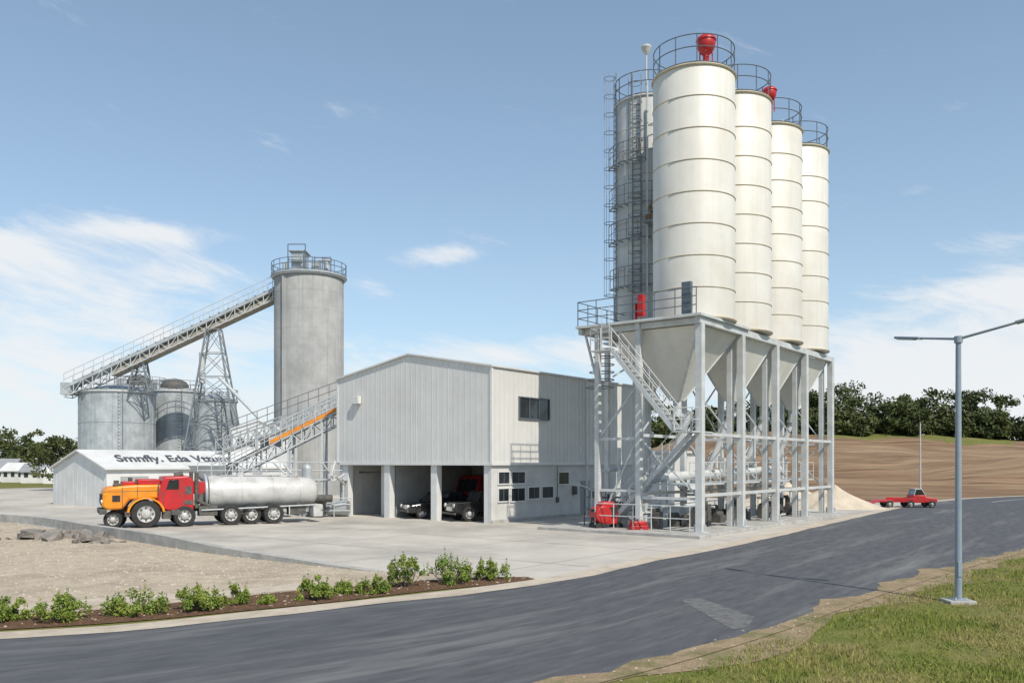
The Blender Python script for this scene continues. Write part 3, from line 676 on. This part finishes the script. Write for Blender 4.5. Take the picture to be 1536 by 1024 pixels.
for t in(.05,.3,.55,.8):
    for s_ in(-.6,.6):
        c=A0.lerp(A1,t)+Vector((0,s_,0)); b.beam(c,(c.x,c.y,0),.12)
        c=C0.lerp(C1,t)+Vector((0,s_,0)); b.beam(c,(c.x,c.y,0),.12)
    c=A0.lerp(A1,t); b.beam((c.x,c.y-.6,.3),(c.x,c.y+.6,c.z),.06)
b.p("tail_hopper",m_galv); b.add([(-20,52.6,3),(-17.6,52.6,3),(-17.6,54.6,3),(-20,54.6,3),(-19,53.3,1.6),(-18.4,53.3,1.6),(-18.4,53.9,1.6),(-19,53.9,1.6)],[(0,1,5,4),(1,2,6,5),(2,3,7,6),(3,0,4,7),(4,5,6,7)])
b.obj("loading_conveyor")
b=B()
b.p("frame",m_steel); b.rail([(-5.5,0,0),(3.2,.6,0)],1.1,1.0,.03,2); b.rail([(-6,1.8,2.2),(2.8,2.2,2.2)],1.0,.8,.03,1)
b.box(-6,2.8,1.7,2.6,2.1,2.2)
for x in(-5.8,-3.5,-1.2,1,2.6): b.beam((x,1.8,0),(x,1.8,2.1),.1)
b.p("tanks",m_galv); b.tube((-.8,1.2,.1),(-.8,1.2,2.3),.5,n=20); b.tube((1.8,1.2,.5),(3.0,1.0,.5),.45,n=20); b.tube((.5,1.4,0),(.5,1.4,2.8),.3,n=16); b.sphere((.5,1.4,2.8),.3)
b.p("pumps",m_chassis,.02); b.box(.9,1.7,.2,.9,.1,1.0); b.tube((1.2,.1,1.1),(2.2,.1,1.1),.22); b.box(-3.2,-2.3,.6,1.3,0,1.5)
b.p("pipes",m_tank); 
for k in range(24):
    x=random.uniform(-5,3); z=random.uniform(.3,2.6); b.tube((x,random.uniform(.3,1.5),z),(x+random.uniform(-.8,.8),random.uniform(.3,1.5),z+random.uniform(-.3,.9)),.06,n=8)
b.obj("pump_station",(-12.6,49.2,.014),0.05)

# ------------------------------------------------------------------ tanker truck
def wheel(b,x,y,z,r,w,side):
    b.p("tyres",m_dark); b.lathe((x,y,z),[(r*.6,-w/2),(r*.93,-w/2),(r,-w*.32),(r,w*.32),(r*.93,w/2),(r*.6,w/2)],32,'y')
    b.p("hubs",m_hub); o=w/2*side; b.lathe((x,y+o,z),[(r*.62,0),(r*.6,-.03*side),(r*.36,-.09*side),(r*.3,.01*side),(r*.16,.05*side),(.001,.06*side)],24,'y')
    b.p("hub_bolts",m_chassis)
    for k in range(8):
        a=k*.785; b.tube((x+r*.45*math.cos(a),y+o-.07*side,z+r*.45*math.sin(a)),(x+r*.45*math.cos(a),y+o-.02*side,z+r*.45*math.sin(a)),r*.07,n=6)
b=B()
b.p("chassis",m_chassis,.02); b.box(.5,10.6,-.42,-.25,.72,.98); b.box(.5,10.6,.25,.42,.72,.98)
for x in np.arange(1,10.5,1.2): b.box(x,x+.12,-.25,.25,.75,.95)
b.p("side_gear",m_chassis,.03); b.box(4.4,5.3,-1.1,-.5,.5,1.0); b.tube((6.35,-.8,.6),(7.0,-.8,.6),.2,n=16); b.box(8.9,9.8,-1.05,-.5,.45,.9); b.box(1.0,1.25,-1.15,1.15,.55,.8); b.box(2.7,3.1,-1.1,-.6,.4,.8)
b.p("side_guard",m_steel); b.beam((4.5,-1.15,.8),(10.3,-1.15,.95),.06); 
for x in(8.9,10.2): b.beam((x,-1.15,.45),(x,-1.15,.95),.05)
WH=((1.95,.68),(3.72,.52),(5.95,.52),(8.1,.52))
for x,r in WH:
    for s_ in(-1,1): wheel(b,x,s_*1.02,r,r,.34,s_)
wheel(b,7.0,-.85,.5,.5,.3,-1); wheel(b,7.0,.85,.5,.5,.3,1)
wheel(b,.75,.5,.45,.45,.3,-1); wheel(b,.5,-.75,.42,.42,.3,-1)
b.p("axles",m_chassis)
for x,r in WH: b.tube((x,-1,r),(x,1,r),.09)
b.p("bonnet",m_orange,.1); b.prof([(.0,1.05),(.05,1.75),(.2,1.98),(1.1,2.08),(1.6,2.1),(2.7,2.1),(2.9,1.4),(2.65,1.42),(2.2,1.42),(1.2,1.38),(.9,.92),(.25,.9)],-1.12,1.12)
b.p("fender",m_orange,.03)
for s_ in(-1,1):
    pts=[(1.95+.87*math.cos(a),.68+.8*math.sin(a)) for a in np.linspace(.1,math.pi-.1,12)]+[(1.95+.76*math.cos(a),.68+.72*math.sin(a)) for a in np.linspace(math.pi-.1,.1,12)]
    b.prof(pts,s_*1.02-.22,s_*1.02+.22)
b.p("bumper",m_chassis,.04); b.box(-.12,.22,-1.15,1.15,.7,.95)
b.p("panel_gaps",m_chassis,.0); b.box(.88,.91,-1.13,-1.118,1.0,2.0); b.box(1.55,1.58,-1.13,-1.118,1.5,2.05); b.box(.05,2.6,-1.128,-1.118,1.78,1.8)
b.p("grille",m_dark,.01); b.box(-.02,.03,-.8,.8,1.15,1.65); b.box(.45,.8,-1.14,-1.10,1.3,1.6); b.p("lamps",m_lampglass); b.tube((-.03,-.95,1.3),(.1,-.95,1.3),.1); b.tube((-.03,.95,1.3),(.1,.95,1.3),.1)
b.p("deck_gear",m_red,.04); b.box(.9,1.5,-.7,.5,2.06,2.26); b.box(1.6,2.6,-.9,.9,2.08,2.36); b.p("deck_pipes",m_chassis); b.tube((.5,-.6,2.08),(1.9,-.6,2.22),.06); b.tube((1.3,-.3,2.2),(1.3,-.3,2.45),.1); b.tube((.7,.2,2.05),(.7,.2,2.3),.12)
b.p("cab",m_red,.08); b.prof([(2.55,.95),(2.45,1.6),(2.6,2.1),(2.8,2.48),(3.9,2.52),(4.15,2.3),(4.15,.8),(3.0,.8)],-1.15,1.15)
b.p("cab_glass",m_glass,.02); b.prof([(2.85,1.85),(3.0,2.32),(3.45,2.35),(3.45,1.85)],-1.165,-1.15); b.prof([(2.55,1.85),(2.8,2.4),(2.77,2.4),(2.52,1.85)],-.95,.95)
b.p("cab_trim",m_chassis,.01); b.box(3.58,3.61,-1.165,-1.15,1.0,2.3); b.box(2.72,2.75,-1.165,-1.15,1.0,1.8); b.box(3.1,3.5,-1.2,-1.15,.6,.85); b.beam((2.5,-1.35,1.8),(2.5,-1.35,2.2),.12,.05); b.beam((2.55,-1.15,2.1),(2.5,-1.35,2.1),.03); b.box(3.7,4.1,-1.17,-1.151,1.1,1.3); b.box(3.75,4.05,-1.165,-1.151,1.6,2.0); b.tube((3.35,-.2,2.5),(3.75,-.2,2.6),.16)
b.p("exhaust",m_chassis); b.tube((4.3,-.95,.9),(4.3,-.95,2.7),.1,n=14); b.tube((4.3,.95,.9),(4.3,.95,2.7),.1,n=14)
b.p("red_reel",m_red,.02); b.tube((4.45,-.9,1.9),(4.45,.6,1.9),.34,n=24)
b.p("bulkhead",m_galv,.02); b.lathe((4.75,0,1.62),[(.01,-.15),(.7,-.1),(.9,-.02),(.98,.0),(.98,.12),(.9,.14)],40,'x'); 
for k in range(10):
    a=k*.628; b.tube((4.6,.6*math.cos(a),1.62+.6*math.sin(a)),(4.7,.6*math.cos(a),1.62+.6*math.sin(a)),.05,n=6)
b.p("tank",m_tank); b.lathe((4.95,0,1.62),[(.6,-.08),(.86,0),(.88,.12),(.86,2.8),(.8,4.6),(.74,5.3),(.62,5.52),(.38,5.68),(.01,5.74)],48,'x')
b.p("tank_bands",m_tank)
for x,r in((5.05,.885),(6.6,.88),(8.2,.862),(9.6,.81)): b.lathe((x,0,1.62),[(r,-.03),(r+.015,-.03),(r+.015,.03),(r,.03)],48,'x')
b.p("saddles",m_chassis)
for x in(5.5,7.4,9.4): b.box(x,x+.2,-.6,.6,.95,1.25)
b.p("walkway",m_steel); b.box(5.6,9.6,-.2,.2,2.5,2.53); b.tube((6.6,0,2.45),(6.6,0,2.64),.22,n=18)
b.p("rear_gear",m_tank,.03); b.box(10.2,10.7,-1.1,-.5,.3,.95); b.box(10.55,10.7,-1.1,1.1,.55,.75); b.p("hoses",m_chassis); b.tube((4.5,-1.0,1.1),(4.5,-1.0,1.6),.14); b.tube((4.3,-1.1,1.3),(4.9,-1.05,1.0),.08); b.tube((4.6,-.9,2.3),(4.4,-.3,2.5),.06)
b.obj("tanker_truck",(-20.1,41.7,.014),math.atan2(.47,.88))

# ------------------------------------------------------------------ cars
def car(name,loc,rot,paint,L=4.4,W=1.8,Hh=1.45,old=False):
    b=B(); w=W/2
    if not old: pr=[(0,.35),(-.0,.62),(.15,.78),(1.2,.92),(L-1.1,.98),(L-.1,.95),(L,.7),(L,.35)]
    else: pr=[(0,.5),(0,.9),(.1,1.05),(1.35,1.1),(L-.1,1.1),(L,.9),(L,.45)]
    b.p("body",paint,.06); b.prof(pr,-w,w)
    cb=[(1.15,.93),(1.75,Hh-.04),(2.0,Hh),(L-1.3,Hh),(L-.95,Hh-.06),(L-.35,.96)] if not old else [(1.4,1.08),(1.55,Hh),(1.8,Hh+.05),(3.0,Hh+.05),(3.1,Hh),(3.15,1.08)]
    b.p("cabin",m_glass,.03); b.prof(cb,-w+.12,w-.12)
    b.p("roof",paint,.03); x0,x1=(1.75,L-1.0) if not old else(1.52,3.12); b.box(x0,x1,-w+.11,w-.11,Hh-.01,Hh+.06)
    b.p("pillars",paint)
    for s_ in(-1,1):
        yy=s_*(w-.12)
        b.beam((cb[0][0],yy,cb[0][1]),(x0+.05,yy,Hh),.07); b.beam((cb[-1][0],yy,cb[-1][1]),(x1-.05,yy,Hh),.09); b.beam(((x0+x1)/2,yy,.95),((x0+x1)/2,yy,Hh),.07)
    r=.34 if not old else .42
    for x in(.8,L-.8):
        for s_ in(-1,1):
            wheel(b,x,s_*(w-.08),r,r,.22,s_)
            b.p("arches",paint,.01); pts=[(x+(r+.1)*math.cos(a),r+(r+.1)*math.sin(a)) for a in np.linspace(0,math.pi,12)]+[(x+(r+.04)*math.cos(a),r+(r+.04)*math.sin(a)) for a in np.linspace(math.pi,0,12)]
            b.prof(pts,s_*(w-.06)-.1,s_*(w-.06)+.1)
    b.p("lamps",m_lampglass)
    for s_ in(-1,1): b.tube((-.04,s_*(w-.3),.68 if not old else .85),(.1,s_*(w-.3),.68 if not old else .85),.11,n=16)
    b.p("grille",m_chrome,.01); b.box(-.02,.02,-.4,.4,.55,.78); b.p("bumper",m_chassis,.01); b.box(-.1,0,-w,w,.38,.48)
    return b.obj(name,loc,rot)
def bw(u,v): return (-1.08+.61*u-.792*v,44.5+.792*u+.61*v,.014)
car("black_sedan",bw(.25,6.6),CA-.5,m_black,4.3,1.8,1.45)
car("black_pickup_truck",bw(.1,3.0),CA-.45,m_black,4.5,1.8,1.55,True)
b=B(); b.p("body",m_red,.06); b.prof([(0,.5),(.05,1.2),(.5,2.25),(1.0,2.4),(1.8,2.4),(1.8,.5)],-.9,.9); b.p("glass",m_glass); b.prof([(.1,1.35),(.45,2.15),(.42,2.16),(.06,1.36)],-.75,.75)
for s_ in(-1,1): wheel(b,.8,s_*.85,.4,.4,.25,s_)
b.p("mudguards",m_chassis,.02); b.box(.35,1.25,-.95,-.8,.82,.9); b.box(.35,1.25,.8,.95,.82,.9)
b.obj("red_van",bw(5.5,6.6),CA)
b=B(); b.p("bed",m_red,.03); b.box(-2.2,.6,-.85,.85,.45,.62); b.prof([(-2.9,.25),(-2.2,.5),(-2.2,.62),(-2.95,.33)],-.85,.85)
b.p("side_boards",m_red,.01); b.box(-1.2,.6,-.87,-.82,.62,.8); b.box(-1.2,.6,.82,.87,.62,.8)
b.p("nose",m_red,.08); b.prof([(1.3,.4),(2.4,.4),(2.5,.65),(2.3,.8),(1.3,.95)],-.8,.8)
b.p("cab_base",m_red,.06); b.prof([(.5,.4),(.5,1.05),(1.5,1.05),(1.5,.4)],-.85,.85)
b.p("cab_glass",m_glass,.04); b.prof([(.6,1.05),(.75,1.5),(1.2,1.52),(1.55,1.02)],-.72,.72); b.p("cab_posts",m_tank)
for s_ in(-1,1):
    b.beam((.6,s_*.73,1.05),(.75,s_*.73,1.55),.05); b.beam((1.55,s_*.73,1.0),(1.2,s_*.73,1.55),.05)
b.box(.7,1.25,-.76,.76,1.52,1.58)
for x in(-1.4,.3,2.0):
    for s_ in(-1,1): wheel(b,x,s_*.8,.3,.3,.22,s_)
e=b.obj("red_flatbed_truck",(28.0,61.0,.014),-.12); e.scale=(.84,.84,.84)
car("grey_hatchback",(-44.6,66,.014),.5,m_chassis,4.2,1.75,1.4)

# ------------------------------------------------------------------ street lamp, pole
b=B(); b.p("footing",m_kerb,.02); b.box(-.3,.3,-.25,.25,-.05,.07); b.p("flange",m_pole,.005); b.box(-.16,.16,-.16,.16,.07,.09)
b.p("pole",m_pole); b.tube((0,0,.09),(0,0,5.95),.078,.058,n=20); b.tube((0,0,5.93),(0,0,6.08),.09,.09,n=20)
b.p("access_door",m_pole,.004); b.box(-.045,.045,-.088,-.07,.6,.95)
b.p("bolts",m_steel); 
for sx in(-.12,.12):
    for sy in(-.12,.12): b.tube((sx,sy,.09),(sx,sy,.14),.015,n=6)
for sg,(ex,ey,ez) in ((-1,(-.74,1.35,.22)),(1,(1.35,-1.3,.38))):
    e=Vector((ex,ey,ez)); o=Vector((0,0,6.02)); b.p("arms",m_pole); b.tube(o,o+e*.72,.032,.026,n=10)
    b.p("lamp_heads",m_pole,.015); p=o+e*.62; q=o+e*1.05; b.beam(p,q,.2,.06); b.p("lenses",m_lampglass); dn=Vector((0,0,-.038)); b.beam(p.lerp(q,.25)+dn,p.lerp(q,.92)+dn,.15,.02)
b.obj("street_lamp",(10.2,19.5,0))
b=B(); b.p("pole",m_tank); b.tube((0,0,0),(0,0,7.5),.1,.06); b.p("cap",m_rail); b.tube((0,0,7.5),(0,0,7.62),.09); b.p("base",m_kerb); b.box(-.3,.3,-.3,.3,0,.2)
b.obj("utility_pole",(44.5,93,0))

# ------------------------------------------------------------------ sand pile, rubble, houses
def mound(name,cx,cy,R,h,mat,seed):
    r_=np.random.default_rng(seed); n=48; rings=16; v=[(cx,cy,h)]; f=[]
    ph=r_.uniform(0,6.28,5)
    for i in range(1,rings+1):
        t=i/rings
        for k in range(n):
            a=2*math.pi*k/n; rr=R*t*(1+.12*math.sin(2*a+ph[0])+.06*math.sin(5*a+ph[1])+.02*math.sin(11*a+ph[2]))
            v.append((cx+rr*math.cos(a)*1.3,cy+rr*math.sin(a),h*(1-t)**1.15*(1+.1*math.sin(3*a+ph[3]))-.03*(t==1)+.03*r_.random()*(t<1)))
    f=[(0,1+k,1+(k+1)%n) for k in range(n)]
    for i in range(rings-1):
        for k in range(n): f.append((1+i*n+k,1+(i+1)*n+k,1+(i+1)*n+(k+1)%n,1+i*n+(k+1)%n))
    meshobj(name,v,f,mat,True)
mound("sand_pile",22.6,60,2.6,1.6,m_sand,1); mound("sand_pile",20.5,64,3.0,1.7,m_sand,2); mound("sand_pile",25,63,1.7,.5,m_sand,4)
def rocks(name,cx,cy,n,spread,smax,mat):
    v=[];f=[]
    for _ in range(n):
        x=cx+random.gauss(0,spread);y=cy+random.gauss(0,spread*.5); s=random.uniform(.25,1)*smax; ax,ay,az=s,s*random.uniform(.4,.8),s*random.uniform(.12,.3); t=random.uniform(0,3.14); tl=random.uniform(-.35,.35)
        o=len(v); m=6
        for k in range(2):
            for i in range(m):
                a=6.28*i/m+random.uniform(-.25,.25); px=ax*math.cos(a);py=ay*math.sin(a)
                v.append((x+px*math.cos(t)-py*math.sin(t),y+px*math.sin(t)+py*math.cos(t),max(-.02,az*(k*1.6-.2)+px*tl)))
        for i in range(m): f.append((o+i,o+(i+1)%m,o+m+(i+1)%m,o+m+i))
        f.append(tuple(range(o+m,o+2*m)))
    meshobj(name,v,f,mat)
m_rock=M("rubble",(.30,.27,.23),(.17,.15,.13),3,.9,bump=.6)
rocks("rubble_pile",-19.5,36.0,30,1.0,.75,m_rock); rocks("broken_kerb_stones",-16.6,34.2,10,.8,.4,m_rock)
def house(x,y,w,d,h,rot,wm,rm):
    b=B(); b.p("walls",wm); b.prof([(-d/2,0),(-d/2,h),(0,h+d*.28),(d/2,h),(d/2,0)],-w/2,w/2,'x'); b.p("roof",rm)
    for s_ in(-1,1): b.add([(-w/2-.3,s_*(d/2+.3),h-.05),(w/2+.3,s_*(d/2+.3),h-.05),(w/2+.3,0,h+d*.28+.12),(-w/2-.3,0,h+d*.28+.12),(-w/2-.3,s_*(d/2+.3),h+.1),(w/2+.3,s_*(d/2+.3),h+.1),(w/2+.3,0,h+d*.28+.27),(-w/2-.3,0,h+d*.28+.27)],[(0,1,2,3),(4,5,6,7),(0,1,5,4),(1,2,6,5),(2,3,7,6),(3,0,4,7)])
    b.p("windows",m_glass)
    for k in range(3): b.box(-w/2+.5+k*w/3.2,-w/2+1.1+k*w/3.2,-d/2-.04,-d/2-.004,.9,1.6)
    b.obj("distant_house",(x,y,0),rot)
house(-74,134,4.2,4,1.7,.1,m_roofw,m_roofgrey); house(-80,139,4,4,1.8,-.1,m_roofw,m_roofw); house(-69.5,130,2.8,2.6,1.5,.2,m_trim,m_roofw); house(-88,146,7,5,2.2,.1,m_trim,m_roofgrey)
b=B(); b.p("wall",m_kerb,.02); b.beam((-60,62,.3),(-36,58.5,.3),.25,.75); b.p("coping",m_trim); b.beam((-60,62,.7),(-36,58.5,.7),.35,.06); b.obj("boundary_wall")

# ------------------------------------------------------------------ light, sky
el=math.radians(48); hx,hy=.536,-.844
dirS=Vector((hx*math.cos(el),hy*math.cos(el),math.sin(el)))
sl=bpy.data.lights.new("sun",'SUN'); sl.energy=4.3; sl.angle=math.radians(.5); sl.color=(1,.935,.83)
so=bpy.data.objects.new("sun",sl); col.objects.link(so); so.rotation_euler=dirS.to_track_quat('Z','Y').to_euler(); so.location=(20,-30,60)
w=bpy.data.worlds.new("World"); scene.world=w; w.use_nodes=True; nt=w.node_tree; N=nt.nodes; L=nt.links
bg=N["Background"]; bg.inputs["Strength"].default_value=.13
sky=N.new("ShaderNodeTexSky"); sky.sky_type='NISHITA'; sky.sun_disc=False; sky.sun_elevation=el; sky.sun_rotation=math.atan2(hx,hy); sky.air_density=1.0; sky.dust_density=.3; sky.ozone_density=1.2
tc=N.new("ShaderNodeTexCoord"); sp=N.new("ShaderNodeSeparateXYZ"); L.new(tc.outputs["Generated"],sp.inputs[0])
def mt(op,a,b_=None,c=None,clamp=False):
    n=N.new("ShaderNodeMath"); n.operation=op; n.use_clamp=clamp
    for i,x in enumerate((a,b_,c)):
        if x is None: continue
        if isinstance(x,(int,float)): n.inputs[i].default_value=x
        else: L.new(x,n.inputs[i])
    return n.outputs[0]
x_,y_,z_=sp.outputs
az=mt('ARCTAN2',x_,y_); hyp=mt('SQRT',mt('ADD',mt('MULTIPLY',x_,x_),mt('MULTIPLY',y_,y_))); elv=mt('ARCTAN2',z_,hyp)
cmb=N.new("ShaderNodeCombineXYZ"); L.new(mt('ADD',az,mt('MULTIPLY',elv,.6)),cmb.inputs[0]); L.new(mt('MULTIPLY',mt('SUBTRACT',elv,mt('MULTIPLY',az,-.16)),3.0),cmb.inputs[1])
nz=N.new("ShaderNodeTexNoise"); nz.inputs["Scale"].default_value=7.5; nz.inputs["Detail"].default_value=9; nz.inputs["Roughness"].default_value=.66; nz.inputs["Distortion"].default_value=.4; L.new(cmb.outputs[0],nz.inputs["Vector"])
tot=None
for a0,e0,sa,se,amp in [(-.47,.19,.17,.05,.34),(-.41,.243,.085,.012,.36),(-.55,.215,.06,.02,.25),(-.5,.10,.22,.04,.36),(-.075,.238,.05,.014,.36),(.02,.125,.16,.022,.32),(.57,.17,.14,.035,.38),(.5,.09,.25,.055,.55),(-.15,.10,.08,.03,.2),(-.16,.2,.03,.012,.18),(.44,.28,.02,.006,.16),(.5,.22,.1,.012,.18),(-.3,.14,.1,.02,.2),(0,.03,2.5,.05,.28)]:
    q=mt('ADD',mt('POWER',mt('ABSOLUTE',mt('DIVIDE',mt('SUBTRACT',az,a0),sa)),2),mt('POWER',mt('ABSOLUTE',mt('DIVIDE',mt('SUBTRACT',elv,e0),se)),2))
    g=mt('MULTIPLY',mt('EXPONENT',mt('MULTIPLY',q,-1)),amp); tot=g if tot is None else mt('ADD',tot,g)
s=mt('ADD',nz.outputs["Fac"],tot)
mr=N.new("ShaderNodeMapRange"); mr.interpolation_type='SMOOTHSTEP'; mr.inputs[1].default_value=.58; mr.inputs[2].default_value=.95; mr.inputs[4].default_value=.92; L.new(s,mr.inputs[0])
haze=mt('ADD',mt('MULTIPLY',mt('EXPONENT',mt('MULTIPLY',mt('MAXIMUM',elv,0),-4.5)),.58),.14)
mx=N.new("ShaderNodeMix"); mx.data_type='RGBA'; L.new(sky.outputs[0],mx.inputs[6]); mx.inputs[7].default_value=(4.4,6.1,7.5,1); L.new(haze,mx.inputs[0])
mx2=N.new("ShaderNodeMix"); mx2.data_type='RGBA'; L.new(mx.outputs[2],mx2.inputs[6]); mx2.inputs[7].default_value=(6.7,6.85,7.0,1); L.new(mr.outputs[0],mx2.inputs[0])
L.new(mx2.outputs[2],bg.inputs[0])

# ------------------------------------------------------------------ camera
cam=bpy.data.cameras.new("camera"); cam.lens=30; cam.sensor_width=36; cam.shift_y=.118; cam.clip_end=5000
co=bpy.data.objects.new("camera",cam); col.objects.link(co); co.location=(0,0,3.2); co.rotation_euler=(math.radians(90),0,0); scene.camera=co
scene.view_settings.view_transform='Standard'; scene.view_settings.look='None'; scene.view_settings.exposure=0
